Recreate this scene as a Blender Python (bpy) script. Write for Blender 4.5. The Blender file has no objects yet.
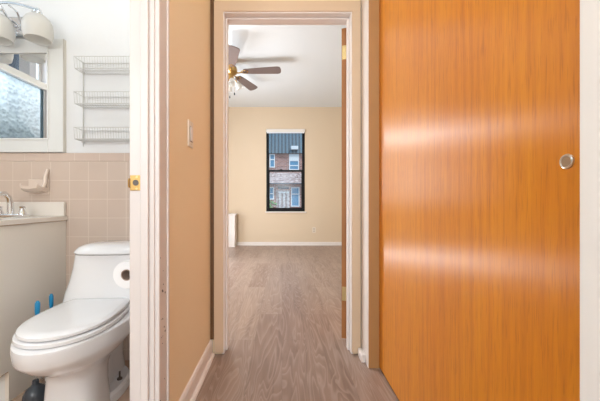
import bpy, bmesh, math, random
from mathutils import Vector, Matrix
random.seed(4)
S = bpy.context.scene
COL = S.collection
PI = math.pi
F = 300.0
CAM_H = 0.92

# ------------------------------------------------------------------ materials
def new_mat(name):
    m = bpy.data.materials.new(name); m.use_nodes = True
    nt = m.node_tree
    return m, nt, nt.nodes['Principled BSDF']
def setin(n, **kw):
    for k, v in kw.items():
        n.inputs[k.replace('_', ' ')].default_value = v
def plain(name, col, rough=.5, metal=0., bump=0., bscale=60, spec=.5, coat=0., var=.0):
    m, nt, b = new_mat(name)
    setin(b, Base_Color=(*col, 1), Roughness=rough, Metallic=metal)
    b.inputs['Specular IOR Level'].default_value = spec
    b.inputs['Coat Weight'].default_value = coat
    b.inputs['Coat Roughness'].default_value = .08
    tc = nt.nodes.new('ShaderNodeNewGeometry')
    nz = nt.nodes.new('ShaderNodeTexNoise'); nz.inputs['Scale'].default_value = bscale
    nt.links.new(tc.outputs['Position'], nz.inputs['Vector'])
    if bump:
        bp = nt.nodes.new('ShaderNodeBump'); bp.inputs['Strength'].default_value = bump
        bp.inputs['Distance'].default_value = .002
        nt.links.new(nz.outputs['Fac'], bp.inputs['Height'])
        nt.links.new(bp.outputs['Normal'], b.inputs['Normal'])
    if var:
        n2 = nt.nodes.new('ShaderNodeTexNoise'); n2.inputs['Scale'].default_value = 3
        n2.inputs['Detail'].default_value = 5
        nt.links.new(tc.outputs['Position'], n2.inputs['Vector'])
        mx = nt.nodes.new('ShaderNodeMix'); mx.data_type = 'RGBA'
        mx.inputs['A'].default_value = (*[c*(1-var) for c in col], 1)
        mx.inputs['B'].default_value = (*[min(1, c*(1+var)) for c in col], 1)
        nt.links.new(n2.outputs['Fac'], mx.inputs['Factor'])
        nt.links.new(mx.outputs['Result'], b.inputs['Base Color'])
    return m
def ramp(nt, stops):
    r = nt.nodes.new('ShaderNodeValToRGB')
    while len(r.color_ramp.elements) < len(stops): r.color_ramp.elements.new(.5)
    for e, (p, c) in zip(r.color_ramp.elements, stops):
        e.position = p; e.color = (*c, 1)
    return r
def mapping(nt, scale, loc=(0, 0, 0), src='Position'):
    if src == 'Position':
        g = nt.nodes.new('ShaderNodeNewGeometry'); o = g.outputs['Position']
    else:
        g = nt.nodes.new('ShaderNodeTexCoord'); o = g.outputs['Object']
    mp = nt.nodes.new('ShaderNodeMapping')
    mp.inputs['Scale'].default_value = scale; mp.inputs['Location'].default_value = loc
    nt.links.new(o, mp.inputs['Vector'])
    return mp
def door_wood(name):
    m, nt, b = new_mat(name)
    mp = mapping(nt, (55, 55, 2.2), src='Object')
    n1 = nt.nodes.new('ShaderNodeTexNoise'); n1.inputs['Scale'].default_value = 1; n1.inputs['Detail'].default_value = 6
    n1.inputs['Roughness'].default_value = .6
    nt.links.new(mp.outputs[0], n1.inputs['Vector'])
    mp2 = mapping(nt, (3.5, 3.5, .6), src='Object')
    n2 = nt.nodes.new('ShaderNodeTexNoise'); n2.inputs['Scale'].default_value = 1; n2.inputs['Detail'].default_value = 3
    nt.links.new(mp2.outputs[0], n2.inputs['Vector'])
    r1 = ramp(nt, [(.25, (.60, .19, .007)), (.5, (.74, .27, .008)), (.75, (.82, .33, .010))])
    r2 = ramp(nt, [(.35, (.94, .86, .84)), (.65, (1, 1, 1))])
    nt.links.new(n1.outputs['Fac'], r1.inputs[0]); nt.links.new(n2.outputs['Fac'], r2.inputs[0])
    mx = nt.nodes.new('ShaderNodeMix'); mx.data_type = 'RGBA'; mx.blend_type = 'MULTIPLY'; mx.inputs['Factor'].default_value = 1
    nt.links.new(r1.outputs[0], mx.inputs['A']); nt.links.new(r2.outputs[0], mx.inputs['B'])
    # fine dark pores
    mp3 = mapping(nt, (260, 260, 14), src='Object')
    n3 = nt.nodes.new('ShaderNodeTexNoise'); n3.inputs['Scale'].default_value = 1; n3.inputs['Detail'].default_value = 2
    nt.links.new(mp3.outputs[0], n3.inputs['Vector'])
    r3 = ramp(nt, [(.32, (.84, .76, .7)), (.45, (1, 1, 1))])
    nt.links.new(n3.outputs['Fac'], r3.inputs[0])
    mx2 = nt.nodes.new('ShaderNodeMix'); mx2.data_type = 'RGBA'; mx2.blend_type = 'MULTIPLY'; mx2.inputs['Factor'].default_value = 1
    nt.links.new(mx.outputs['Result'], mx2.inputs['A']); nt.links.new(r3.outputs[0], mx2.inputs['B'])
    nt.links.new(mx2.outputs['Result'], b.inputs['Base Color'])
    bp = nt.nodes.new('ShaderNodeBump'); bp.inputs['Strength'].default_value = .12; bp.inputs['Distance'].default_value = .002
    nt.links.new(n3.outputs['Fac'], bp.inputs['Height']); nt.links.new(bp.outputs['Normal'], b.inputs['Normal'])
    setin(b, Roughness=DOOR_ROUGH, Anisotropic=DOOR_ANI)
    b.inputs['Anisotropic Rotation'].default_value = DOOR_ROT
    b.inputs['Specular IOR Level'].default_value = .6
    b.inputs['Coat Weight'].default_value = .15; b.inputs['Coat Roughness'].default_value = .5
    tg = nt.nodes.new('ShaderNodeTangent'); tg.direction_type = 'RADIAL'; tg.axis = 'Z'
    nt.links.new(tg.outputs[0], b.inputs['Tangent'])
    return m
DOOR_ROUGH, DOOR_ANI, DOOR_ROT = .32, .9, .0
def plank_mat():
    m, nt, b = new_mat('vinyl_plank')
    g = nt.nodes.new('ShaderNodeNewGeometry')
    sp = nt.nodes.new('ShaderNodeSeparateXYZ'); nt.links.new(g.outputs['Position'], sp.inputs[0])
    cb = nt.nodes.new('ShaderNodeCombineXYZ')
    nt.links.new(sp.outputs['Y'], cb.inputs['X']); nt.links.new(sp.outputs['X'], cb.inputs['Y'])
    br = nt.nodes.new('ShaderNodeTexBrick'); br.offset = .37; br.inputs['Scale'].default_value = 1
    br.inputs['Brick Width'].default_value = 1.22; br.inputs['Row Height'].default_value = .18
    br.inputs['Mortar Size'].default_value = .0010; br.inputs['Mortar Smooth'].default_value = .3
    br.inputs['Color1'].default_value = (.275, .185, .145, 1); br.inputs['Color2'].default_value = (.375, .275, .225, 1)
    br.inputs['Mortar'].default_value = (.20, .14, .115, 1)
    nt.links.new(cb.outputs[0], br.inputs['Vector'])
    mp = mapping(nt, (16, 1.4, 1))
    n1 = nt.nodes.new('ShaderNodeTexNoise'); n1.inputs['Scale'].default_value = 1; n1.inputs['Detail'].default_value = 7
    n1.inputs['Distortion'].default_value = 1.2
    nt.links.new(mp.outputs[0], n1.inputs['Vector'])
    r = ramp(nt, [(.28, (.72, .69, .67)), (.55, (1, 1, 1)), (.8, (1.0, 1.0, 1.0))])
    nt.links.new(n1.outputs['Fac'], r.inputs[0])
    mx = nt.nodes.new('ShaderNodeMix'); mx.data_type = 'RGBA'; mx.blend_type = 'MULTIPLY'; mx.inputs['Factor'].default_value = 1
    nt.links.new(br.outputs['Color'], mx.inputs['A']); nt.links.new(r.outputs[0], mx.inputs['B'])
    # cathedral grain rings, offset per plank
    mp2 = mapping(nt, (7.5, .9, 1), (3, 1, 0))
    ad = nt.nodes.new('ShaderNodeVectorMath'); ad.operation = 'ADD'
    mlt = nt.nodes.new('ShaderNodeVectorMath'); mlt.operation = 'SCALE'; mlt.inputs['Scale'].default_value = 40
    nt.links.new(br.outputs['Color'], mlt.inputs[0]); nt.links.new(mp2.outputs[0], ad.inputs[0]); nt.links.new(mlt.outputs[0], ad.inputs[1])
    n2 = nt.nodes.new('ShaderNodeTexNoise'); n2.inputs['Scale'].default_value = 1.0; n2.inputs['Detail'].default_value = 2.5; n2.inputs['Distortion'].default_value = .6
    nt.links.new(ad.outputs[0], n2.inputs['Vector'])
    ml = nt.nodes.new('ShaderNodeMath'); ml.operation = 'MULTIPLY'; ml.inputs[1].default_value = 16
    nt.links.new(n2.outputs['Fac'], ml.inputs[0])
    fr_ = nt.nodes.new('ShaderNodeMath'); fr_.operation = 'FRACT'; nt.links.new(ml.outputs[0], fr_.inputs[0])
    r2 = ramp(nt, [(.0, (.0, .0, .0)), (.5, (.06, .06, .06)), (.85, (.34, .34, .34)), (1.0, (0, 0, 0))])
    nt.links.new(fr_.outputs[0], r2.inputs[0])
    mx2 = nt.nodes.new('ShaderNodeMix'); mx2.data_type = 'RGBA'
    mx2.inputs['B'].default_value = (.56, .45, .40, 1)
    nt.links.new(r2.outputs[0], mx2.inputs['Factor']); nt.links.new(mx.outputs['Result'], mx2.inputs['A'])
    nt.links.new(mx2.outputs['Result'], b.inputs['Base Color'])
    setin(b, Roughness=.38)
    return m
def tile_mat(name, col, grout, sx, ox, sy, oy, sz, oz, gw=.0016, rough=.22, var=.05):
    m, nt, b = new_mat(name)
    g = nt.nodes.new('ShaderNodeNewGeometry')
    sp = nt.nodes.new('ShaderNodeSeparateXYZ'); nt.links.new(g.outputs['Position'], sp.inputs[0])
    ds = []
    for ax, s_, o_ in (('X', sx, ox), ('Y', sy, oy), ('Z', sz, oz)):
        a = nt.nodes.new('ShaderNodeMath'); a.operation = 'SUBTRACT'; a.inputs[1].default_value = o_
        nt.links.new(sp.outputs[ax], a.inputs[0])
        p = nt.nodes.new('ShaderNodeMath'); p.operation = 'PINGPONG'; p.inputs[1].default_value = s_/2
        nt.links.new(a.outputs[0], p.inputs[0]); ds.append(p.outputs[0])
    mn = nt.nodes.new('ShaderNodeMath'); mn.operation = 'MINIMUM'; nt.links.new(ds[0], mn.inputs[0]); nt.links.new(ds[1], mn.inputs[1])
    m2 = nt.nodes.new('ShaderNodeMath'); m2.operation = 'MINIMUM'; nt.links.new(mn.outputs[0], m2.inputs[0]); nt.links.new(ds[2], m2.inputs[1])
    mr = nt.nodes.new('ShaderNodeMapRange'); mr.inputs['From Min'].default_value = gw*.6; mr.inputs['From Max'].default_value = gw*1.5
    nt.links.new(m2.outputs[0], mr.inputs['Value'])
    nz = nt.nodes.new('ShaderNodeTexNoise'); nz.inputs['Scale'].default_value = 7
    nt.links.new(g.outputs['Position'], nz.inputs['Vector'])
    c = nt.nodes.new('ShaderNodeMix'); c.data_type = 'RGBA'
    c.inputs['A'].default_value = (*[v*(1-var) for v in col], 1); c.inputs['B'].default_value = (*[v*(1+var) for v in col], 1)
    nt.links.new(nz.outputs['Fac'], c.inputs['Factor'])
    mx = nt.nodes.new('ShaderNodeMix'); mx.data_type = 'RGBA'; mx.inputs['A'].default_value = (*grout, 1)
    nt.links.new(mr.outputs[0], mx.inputs['Factor']); nt.links.new(c.outputs['Result'], mx.inputs['B'])
    nt.links.new(mx.outputs['Result'], b.inputs['Base Color'])
    bp = nt.nodes.new('ShaderNodeBump'); bp.inputs['Strength'].default_value = .3; bp.inputs['Distance'].default_value = .001
    nt.links.new(mr.outputs[0], bp.inputs['Height']); nt.links.new(bp.outputs['Normal'], b.inputs['Normal'])
    setin(b, Roughness=rough)
    return m
def brick_mat():
    m, nt, b = new_mat('red_brick')
    g = nt.nodes.new('ShaderNodeNewGeometry')
    sp = nt.nodes.new('ShaderNodeSeparateXYZ'); nt.links.new(g.outputs['Position'], sp.inputs[0])
    cb = nt.nodes.new('ShaderNodeCombineXYZ')
    nt.links.new(sp.outputs['X'], cb.inputs['X']); nt.links.new(sp.outputs['Z'], cb.inputs['Y'])
    br = nt.nodes.new('ShaderNodeTexBrick'); br.inputs['Scale'].default_value = 1
    br.inputs['Brick Width'].default_value = .5; br.inputs['Row Height'].default_value = .17
    br.inputs['Mortar Size'].default_value = .02
    br.inputs['Color1'].default_value = (.22, .07, .06, 1); br.inputs['Color2'].default_value = (.50, .22, .17, 1)
    br.inputs['Mortar'].default_value = (.55, .5, .5, 1)
    nt.links.new(cb.outputs[0], br.inputs['Vector']); nt.links.new(br.outputs['Color'], b.inputs['Base Color'])
    setin(b, Roughness=.9)
    return m
def glass_mat(name, transp=.9, tint=(1, 1, 1), rg=.02):
    m = bpy.data.materials.new(name); m.use_nodes = True; nt = m.node_tree
    nt.nodes.remove(nt.nodes['Principled BSDF'])
    t = nt.nodes.new('ShaderNodeBsdfTransparent'); t.inputs[0].default_value = (*tint, 1)
    g = nt.nodes.new('ShaderNodeBsdfGlossy'); g.inputs['Roughness'].default_value = .02
    mx = nt.nodes.new('ShaderNodeMixShader'); mx.inputs[0].default_value = 1-transp; g.inputs['Roughness'].default_value = rg
    nt.links.new(t.outputs[0], mx.inputs[1]); nt.links.new(g.outputs[0], mx.inputs[2])
    nt.links.new(mx.outputs[0], nt.nodes['Material Output'].inputs[0])
    return m
def frost_mat():
    m = bpy.data.materials.new('pebbled_glass'); m.use_nodes = True; nt = m.node_tree
    nt.nodes.remove(nt.nodes['Principled BSDF'])
    t = nt.nodes.new('ShaderNodeBsdfTransparent'); t.inputs[0].default_value = (.96, .99, 1, 1)
    tr = nt.nodes.new('ShaderNodeBsdfTranslucent'); tr.inputs[0].default_value = (.74, .79, .80, 1)
    mp = mapping(nt, (1, 1, 1))
    v = nt.nodes.new('ShaderNodeTexVoronoi'); v.inputs['Scale'].default_value = 38; v.feature = 'SMOOTH_F1'
    nt.links.new(mp.outputs[0], v.inputs['Vector'])
    bp = nt.nodes.new('ShaderNodeBump'); bp.inputs['Strength'].default_value = 1; bp.inputs['Distance'].default_value = .01
    nt.links.new(v.outputs['Distance'], bp.inputs['Height']); nt.links.new(bp.outputs['Normal'], tr.inputs['Normal'])
    r = ramp(nt, [(.1, (.34, .34, .34)), (.6, (.50, .50, .50))])
    nt.links.new(v.outputs['Distance'], r.inputs[0])
    mx = nt.nodes.new('ShaderNodeMixShader')
    nt.links.new(r.outputs[0], mx.inputs[0])
    nt.links.new(t.outputs[0], mx.inputs[1]); nt.links.new(tr.outputs[0], mx.inputs[2])
    nt.links.new(mx.outputs[0], nt.nodes['Material Output'].inputs[0])
    return m

def roof_mat():
    m, nt, b = new_mat('slate_blue_seamed_roof')
    g = nt.nodes.new('ShaderNodeNewGeometry'); sp = nt.nodes.new('ShaderNodeSeparateXYZ'); nt.links.new(g.outputs['Position'], sp.inputs[0])
    p = nt.nodes.new('ShaderNodeMath'); p.operation = 'PINGPONG'; p.inputs[1].default_value = .235
    nt.links.new(sp.outputs['X'], p.inputs[0])
    mr = ramp(nt, [(.0, (.02, .035, .05)), (.10, (.07, .135, .19)), (.235, (.11, .20, .27))])
    nt.links.new(p.outputs[0], mr.inputs[0]); nt.links.new(mr.outputs[0], b.inputs['Base Color']); setin(b, Roughness=.5)
    return m
def stone_mat():
    m, nt, b = new_mat('pale_rubble_stone')
    mp = mapping(nt, (2.2, 2.2, 5))
    v = nt.nodes.new('ShaderNodeTexVoronoi'); v.inputs['Scale'].default_value = 1.6
    nt.links.new(mp.outputs[0], v.inputs['Vector'])
    rp = ramp(nt, [(0, (.22, .15, .15)), (.5, (.42, .34, .34)), (1, (.66, .58, .58))])
    nt.links.new(v.outputs['Color'], rp.inputs[0]); nt.links.new(rp.outputs[0], b.inputs['Base Color']); setin(b, Roughness=.9)
    return m
def opal_mat():
    m, nt, b = new_mat('opal_glass')
    setin(b, Base_Color=(.86, .85, .83, 1), Roughness=.25)
    t = nt.nodes.new('ShaderNodeBsdfTranslucent'); t.inputs[0].default_value = (.9, .89, .87, 1)
    mx = nt.nodes.new('ShaderNodeMixShader'); mx.inputs[0].default_value = .45
    nt.links.new(b.outputs[0], mx.inputs[1]); nt.links.new(t.outputs[0], mx.inputs[2])
    nt.links.new(mx.outputs[0], nt.nodes['Material Output'].inputs[0])
    return m

M = dict(
    hall=plain('beige_wall_paint', (.86, .705, .475), .55, bump=.25, bscale=90),
    far=plain('cream_wall_paint', (.72, .588, .435), .6, bump=.2, bscale=90),
    casing=plain('cream_trim_paint', (.66, .495, .345), .4),
    trim=plain('white_trim_paint', (.82, .77, .745), .35),
    edge=plain('dark_orange_edge', (.38, .16, .05), .5, var=.25),
    jamb=plain('worn_pinkish_white_paint', (.66, .585, .545), .4, var=.05),
    offwhite=plain('cool_white_paint', (.90, .91, .94), .5),
    tan=plain('bounce_lit_tan', (.44, .235, .09), .5),
    brown=plain('dark_brown', (.13, .06, .02), .6),
    white=plain('white_wall_paint', (.80, .81, .83), .6, bump=.15),
    ceil=plain('ceiling_paint', (.78, .82, .85), .7),
    door=door_wood('orange_lacquered_wood'),
    plank=plank_mat(),
    tile=tile_mat('blush_tile', (.62, .50, .425), (.72, .61, .53), .1085, -1.112, .1085, .05, .1081, 1.148),
    cap=tile_mat('blush_cap_tile', (.64, .51, .435), (.72, .61, .53), .143, -1.19, .143, .05, .5, 1.147),
    btile=tile_mat('bath_floor_tile', (.52, .36, .27), (.40, .28, .22), .2, -.03, .2, .06, 5, 2.3, .002),
    porcelain=plain('white_porcelain', (.83, .83, .85), .1, coat=.6, spec=.5),
    seat=plain('white_seat_plastic', (.86, .86, .88), .18, coat=.3),
    vanity=plain('vanity_laminate', (.83, .78, .72), .4, bump=.1),
    counter=plain('cultured_marble', (.80, .74, .68), .2, var=.04),
    wood_edge=plain('raw_board_edge', (.40, .22, .08), .7),
    chrome=plain('chrome', (.75, .76, .78), .1, metal=1),
    steel=plain('brushed_steel', (.66, .62, .56), .28, metal=1),
    brass=plain('brass', (.52, .33, .12), .3, metal=1),
    oldbrass=plain('tarnished_brass', (.62, .50, .26), .4, metal=1),
    shade=opal_mat(),
    mirror=plain('mirror_silver', (.93, .94, .95), .0, metal=1),
    cabwhite=plain('cabinet_white', (.76, .77, .765), .35, var=.04),
    wire=plain('white_coated_wire', (.62, .62, .61), .4),
    blade=plain('fan_blade_laminate', (.17, .125, .115), .45, var=.12),
    black=plain('black_anodised', (.006, .006, .007), .5, spec=.25),
    darkhole=plain('dark_metal', (.10, .085, .075), .4, metal=.6),
    rubber=plain('black_rubber', (.05, .06, .075), .25),
    blue=plain('blue_plastic', (.01, .25, .52), .3),
    clear=glass_mat('clear_plastic', .75, (.95, .97, .98)),
    paper=plain('tissue_paper', (.86, .85, .85), .9, bump=.4),
    core=plain('cardboard_core', (.45, .34, .28), .9),
    dish=plain('blush_ceramic', (.72, .60, .52), .15),
    pane=glass_mat('window_glass', .965, (.95, .98, 1), .2),
    frost=frost_mat(),
    blind=plain('shade_fabric', (.80, .77, .73), .7),
    plate=plain('ivory_plastic', (.78, .70, .60), .35),
    brick=brick_mat(),
    roof=roof_mat(),
    lroof=stone_mat(),
    stone=plain('pale_rubble_stone', (.42, .37, .38), .9, var=.35, bscale=5),
    extwhite=plain('exterior_white_paint', (.80, .84, .88), .6),
    extglass=plain('sky_reflecting_glass', (.10, .30, .50), .15),
    leaf=plain('leaf_green', (.15, .30, .12), .8, var=.3),
    ground=plain('asphalt', (.20, .2, .2), .9, var=.1),
    neighbor=plain('tan_stucco', (.62, .50, .42), .9),
    post=plain('dark_blue_pipe', (.05, .07, .10), .5),
    louver=plain('pale_louvre', (.12, .16, .15), .5),
    cup=plain('bronze_cup', (.42, .35, .27), .3, metal=.7),
)

# ------------------------------------------------------------------ helpers
class MB:
    def __init__(s): s.bm = bmesh.new()
    def box(s, x0, x1, y0, y1, z0, z1, bev=0., seg=2):
        r = bmesh.ops.create_cube(s.bm, size=1)
        vs = r['verts']
        for v in vs:
            v.co = Vector(((x0+x1)/2+v.co.x*(x1-x0), (y0+y1)/2+v.co.y*(y1-y0), (z0+z1)/2+v.co.z*(z1-z0)))
        if bev:
            es = list({e for v in vs for e in v.link_edges})
            bmesh.ops.bevel(s.bm, geom=es, offset=bev, segments=seg, affect='EDGES', profile=.5)
        return s
    def cyl(s, p0, p1, r0, r1=None, n=24, caps=True):
        r1 = r0 if r1 is None else r1
        p0, p1 = Vector(p0), Vector(p1); d = p1-p0
        q = d.to_track_quat('Z', 'Y').to_matrix().to_4x4()
        mtx = Matrix.Translation((p0+p1)/2) @ q
        bmesh.ops.create_cone(s.bm, cap_ends=caps, segments=n, radius1=r0, radius2=r1, depth=d.length, matrix=mtx)
        return s
    def tube(s, pts, r, n=8, close=False):
        pts = [Vector(p) for p in pts]; rings = []
        N = len(pts); up = None
        for i, p in enumerate(pts):
            a = pts[(i-1) % N] if (close or i > 0) else p
            b = pts[(i+1) % N] if (close or i < N-1) else p
            t = (b-a).normalized()
            if up is None:
                up = Vector((0, 0, 1)) if abs(t.z) < .9 else Vector((1, 0, 0))
            u = (up - t*up.dot(t)).normalized(); up = u; w = t.cross(u)
            rr = r[i] if isinstance(r, (list, tuple)) else r
            rings.append([s.bm.verts.new(p+u*math.cos(2*PI*k/n)*rr+w*math.sin(2*PI*k/n)*rr) for k in range(n)])
        for i in range(N if close else N-1):
            A, B = rings[i], rings[(i+1) % N]
            for k in range(n): s.bm.faces.new((A[k], A[(k+1) % n], B[(k+1) % n], B[k]))
        if not close:
            s.bm.faces.new(rings[0][::-1]); s.bm.faces.new(rings[-1])
        return s
    def lathe(s, prof, c=(0, 0, 0), n=32, axis='Z', closed=False):
        rings = []
        for (r, h) in prof:
            ring = []
            for k in range(n):
                a = 2*PI*k/n
                if axis == 'Z': p = (r*math.cos(a), r*math.sin(a), h)
                elif axis == 'Y': p = (r*math.cos(a), h, r*math.sin(a))
                else: p = (h, r*math.cos(a), r*math.sin(a))
                ring.append(s.bm.verts.new(Vector(p)+Vector(c)))
            rings.append(ring)
        m = len(rings)
        for i in range(m if closed else m-1):
            A, B = rings[i], rings[(i+1) % m]
            for k in range(n): s.bm.faces.new((A[k], A[(k+1) % n], B[(k+1) % n], B[k]))
        if not closed:
            if prof[0][0] > 0: s.bm.faces.new(rings[0][::-1])
            if prof[-1][0] > 0: s.bm.faces.new(rings[-1])
        return s
    def loft(s, rings, cap0=True, cap1=True):
        R = [[s.bm.verts.new(p) for p in ring] for ring in rings]
        n = len(R[0])
        for A, B in zip(R[:-1], R[1:]):
            for k in range(n): s.bm.faces.new((A[k], A[(k+1) % n], B[(k+1) % n], B[k]))
        if cap0: s.bm.faces.new(R[0][::-1])
        if cap1: s.bm.faces.new(R[-1])
        return s
    def prism(s, pts2, axis, a, b, bev=0):
        def P(u, v, w):
            return {'X': (w, u, v), 'Y': (u, w, v), 'Z': (u, v, w)}[axis]
        A = [s.bm.verts.new(P(u, v, a)) for u, v in pts2]; B = [s.bm.verts.new(P(u, v, b)) for u, v in pts2]
        n = len(A)
        fs = [s.bm.faces.new(A[::-1]), s.bm.faces.new(B)]
        for k in range(n): fs.append(s.bm.faces.new((A[k], A[(k+1) % n], B[(k+1) % n], B[k])))
        return s
    def build(s, name, mat, parent=None, smooth=False, origin=None):
        bmesh.ops.remove_doubles(s.bm, verts=s.bm.verts, dist=1e-6)
        bmesh.ops.recalc_face_normals(s.bm, faces=s.bm.faces)
        off = Vector(origin) if origin else Vector((0, 0, 0))
        if parent is not None:
            p = parent
            while p is not None: off = off + p.location; p = p.parent
        for v in s.bm.verts: v.co -= off
        me = bpy.data.meshes.new(name); s.bm.to_mesh(me); s.bm.free()
        if smooth:
            for p in me.polygons: p.use_smooth = True
            me.set_sharp_from_angle(angle=math.radians(38))
        me.materials.append(mat if not isinstance(mat, str) else M[mat])
        o = bpy.data.objects.new(name, me); COL.objects.link(o)
        if parent is not None: o.parent = parent
        elif origin: o.location = origin
        return o
def tag(o, label=None, cat=None, group=None, kind=None):
    if label: o['label'] = label
    if cat: o['category'] = cat
    if group: o['group'] = group
    if kind: o['kind'] = kind
    return o
def empty(name, loc, label, cat, group=None, kind=None):
    o = bpy.data.objects.new(name, None); COL.objects.link(o); o.location = loc; o.empty_display_size = .1
    return tag(o, label, cat, group, kind)
def struct(o, label=None, cat=None): return tag(o, label, cat, kind='structure')
def area(name, loc, rot, sx, sy, e, col=(1, 1, 1)):
    l = bpy.data.lights.new(name, 'AREA'); l.shape = 'RECTANGLE'; l.size = sx; l.size_y = sy; l.energy = e; l.color = col
    o = bpy.data.objects.new(name, l); COL.objects.link(o); o.location = loc; o.rotation_euler = rot
    return o
# px(x, s): metres from a picture column at a scale of s px per metre (layout arithmetic only)

HW = -.43      # hall left wall face
EY = 1.807     # end wall face
EB = 1.92      # end wall far face
BY = 1.734     # bathroom back wall
BL = -2.2      # bathroom left wall face
BX = -.506      # bathroom right wall face
FY = 6.25      # far room back wall
HC = 2.6
FC = 2.88
RX = .533      # sliding door face
YB = -1.7      # rear end of hall

# ------------------------------------------------------------------ setting: floors, ceilings, walls
struct(MB().box(-2.3, 2.1, YB-.1, 6.4, -.1, 0).build('floor', 'plank'), 'grey-brown wood-look plank floor running from the hall into the far room', 'floor')
struct(MB().box(BL, BX-.0, YB, BY, 0, .006).build('floor_bathroom', 'btile'), 'tan tiled bathroom floor around the toilet', 'floor')
struct(MB().box(HW-.08, 1.25, YB-.1, EY, HC, HC+.1).build('ceiling_hall', 'ceil'), 'ceiling over the hall', 'ceiling')
struct(MB().box(BL-.1, BX, YB-.1, BY+.07, HC, HC+.1).build('ceiling_bathroom', 'ceil'), 'white ceiling over the bathroom', 'ceiling')
struct(MB().box(-2.1, 2.1, EY+.0, 6.4, FC, FC+.1).build('ceiling_bedroom', 'ceil'), 'white ceiling of the far room with the fan', 'ceiling')
# partition hall / bathroom with door opening y .28..1.0
DO0, DO1, DH = .24, 1.0, 2.06
w = MB(); w.box(BX, HW, DO1+.015, EY, 0, HC); w.box(BX, HW, YB, DO0-.015, 0, HC); w.box(BX, HW, DO0-.015, DO1+.015, DH+.015, HC)
struct(w.build('wall_left', 'hall'), 'beige hall wall between the bathroom doorway and the far doorway', 'wall')
# bathroom walls
struct(MB().box(BL-.1, BX, BY, EY, 0, HC).build('wall_bathroom_back', 'white'), 'white bathroom wall above the blush tiles', 'wall')
WY0, WY1, WZ0, WZ1 = .59, 1.50, 1.22, 2.42
w = MB(); w.box(BL-.1, BL, YB, WY0, 0, HC); w.box(BL-.1, BL, WY1, BY, 0, HC); w.box(BL-.1, BL, WY0, WY1, 0, WZ0); w.box(BL-.1, BL, WY0, WY1, WZ1, HC)
struct(w.build('wall_bathroom_left', 'white'), 'bathroom wall holding the frosted window', 'wall')
struct(MB().box(BL-.1, BX, YB-.1, YB, 0, HC).build('wall_bathroom_front', 'white'), 'bathroom wall opposite the mirror', 'wall')
# tiles (wainscot)
t = MB(); t.box(BL, BX, BY-.010, BY, .006, 1.148)
struct(t.build('trim_1', 'tile'), 'blush square wall tiles behind the toilet and vanity', 'tile')
struct(MB().box(BL, BX, BY-.012, BY, 1.148, 1.197, .003).build('trim_2', 'cap'), 'narrow blush cap tiles on top of the bathroom wall tiles', 'tile')
t = MB(); t.box(BL, BL+.01, YB, BY-.010, .006, 1.197)
struct(t.build('trim_3', 'tile'), 'blush square tiles on the window wall of the bathroom', 'tile')
t = MB(); t.box(BX-.01, BX, DO1+.03, BY-.010, .006, 1.197)
struct(t.build('trim_4', 'tile'), 'blush square tiles on the bathroom side of the hall wall', 'tile')
# end wall with doorway
OX0, OX1, OH = -.345, .413, 2.048
w = MB(); w.box(-2.1, OX0-.015, EY, EB, 0, FC); w.box(OX1+.015, 2.1, EY, EB, 0, FC); w.box(OX0-.015, OX1+.015, EY, EB, OH+.015, FC)
struct(w.build('wall_end', 'hall'), 'beige wall around the doorway at the end of the hall', 'wall')
# far room
NX0, NX1, NZ0, NZ1 = (266.3-282)/48, (304.8-282)/48, .92-10.3/48, .92+71.8/48
w = MB(); w.box(-2.1, NX0, FY, FY+.12, 0, FC); w.box(NX1, 2.1, FY, FY+.12, 0, FC); w.box(NX0, NX1, FY, FY+.12, 0, NZ0); w.box(NX0, NX1, FY, FY+.12, NZ1, FC)
struct(w.build('wall_back', 'far'), 'cream back wall of the far room around the black window', 'wall')
LW0, LW1, LWZ0, LWZ1 = 3.2, 4.7, .8, 2.3
w = MB(); w.box(-2.1, -2.0, EB, LW0, 0, FC); w.box(-2.1, -2.0, LW1, FY, 0, FC); w.box(-2.1, -2.0, LW0, LW1, 0, LWZ0); w.box(-2.1, -2.0, LW0, LW1, LWZ1, FC)
struct(w.build('wall_bedroom_left', 'far'), 'cream left wall of the far room', 'wall')
struct(MB().box(2.0, 2.1, EB, FY, 0, FC).build('wall_bedroom_right', 'far'), 'cream right wall of the far room', 'wall')
# hall right side: corner post, header, near jamb, closet shell
struct(MB().box(.4775, .62, 1.65, EY, 0, HC, .001).build('trim_5', 'tan'), 'corner post between the far doorway casing and the orange sliding door, tan with bounce light in its colour', 'trim')  # front tone has the sliding door's orange bounce light painted in
struct(MB().box(.474, .4772, 1.651, EY, 0, HC, .001).build('trim_11', 'trim'), 'lit side face of the corner post, its brightness put into the white colour', 'trim')  # light from the left is put into this paler face
struct(MB().box(.50, .62, YB, .5055, 0, HC, .003).build('wall_right', 'offwhite'), 'white wall edge to the right of the orange sliding door', 'wall')
struct(MB().box(.50, .62, .503, 1.65, 2.14, HC).build('wall_closet_header', 'hall'), 'wall above the orange sliding door', 'wall')
struct(MB().box(1.2, 1.25, YB, EY, 0, HC).build('wall_closet_back', 'white'), 'closet wall behind the orange sliding door', 'wall')
w = MB(); w.box(HW, -.28, YB-.1, YB, 0, HC); w.box(.40, 1.25, YB-.1, YB, 0, HC); w.box(-.28, .40, YB-.1, YB, 2.2, HC); w.box(-.28, .40, YB-.1, YB, 0, .5)
struct(w.build('wall_front', 'white'), 'hall wall behind the viewpoint, with an opening added for fill light', 'wall')

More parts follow.
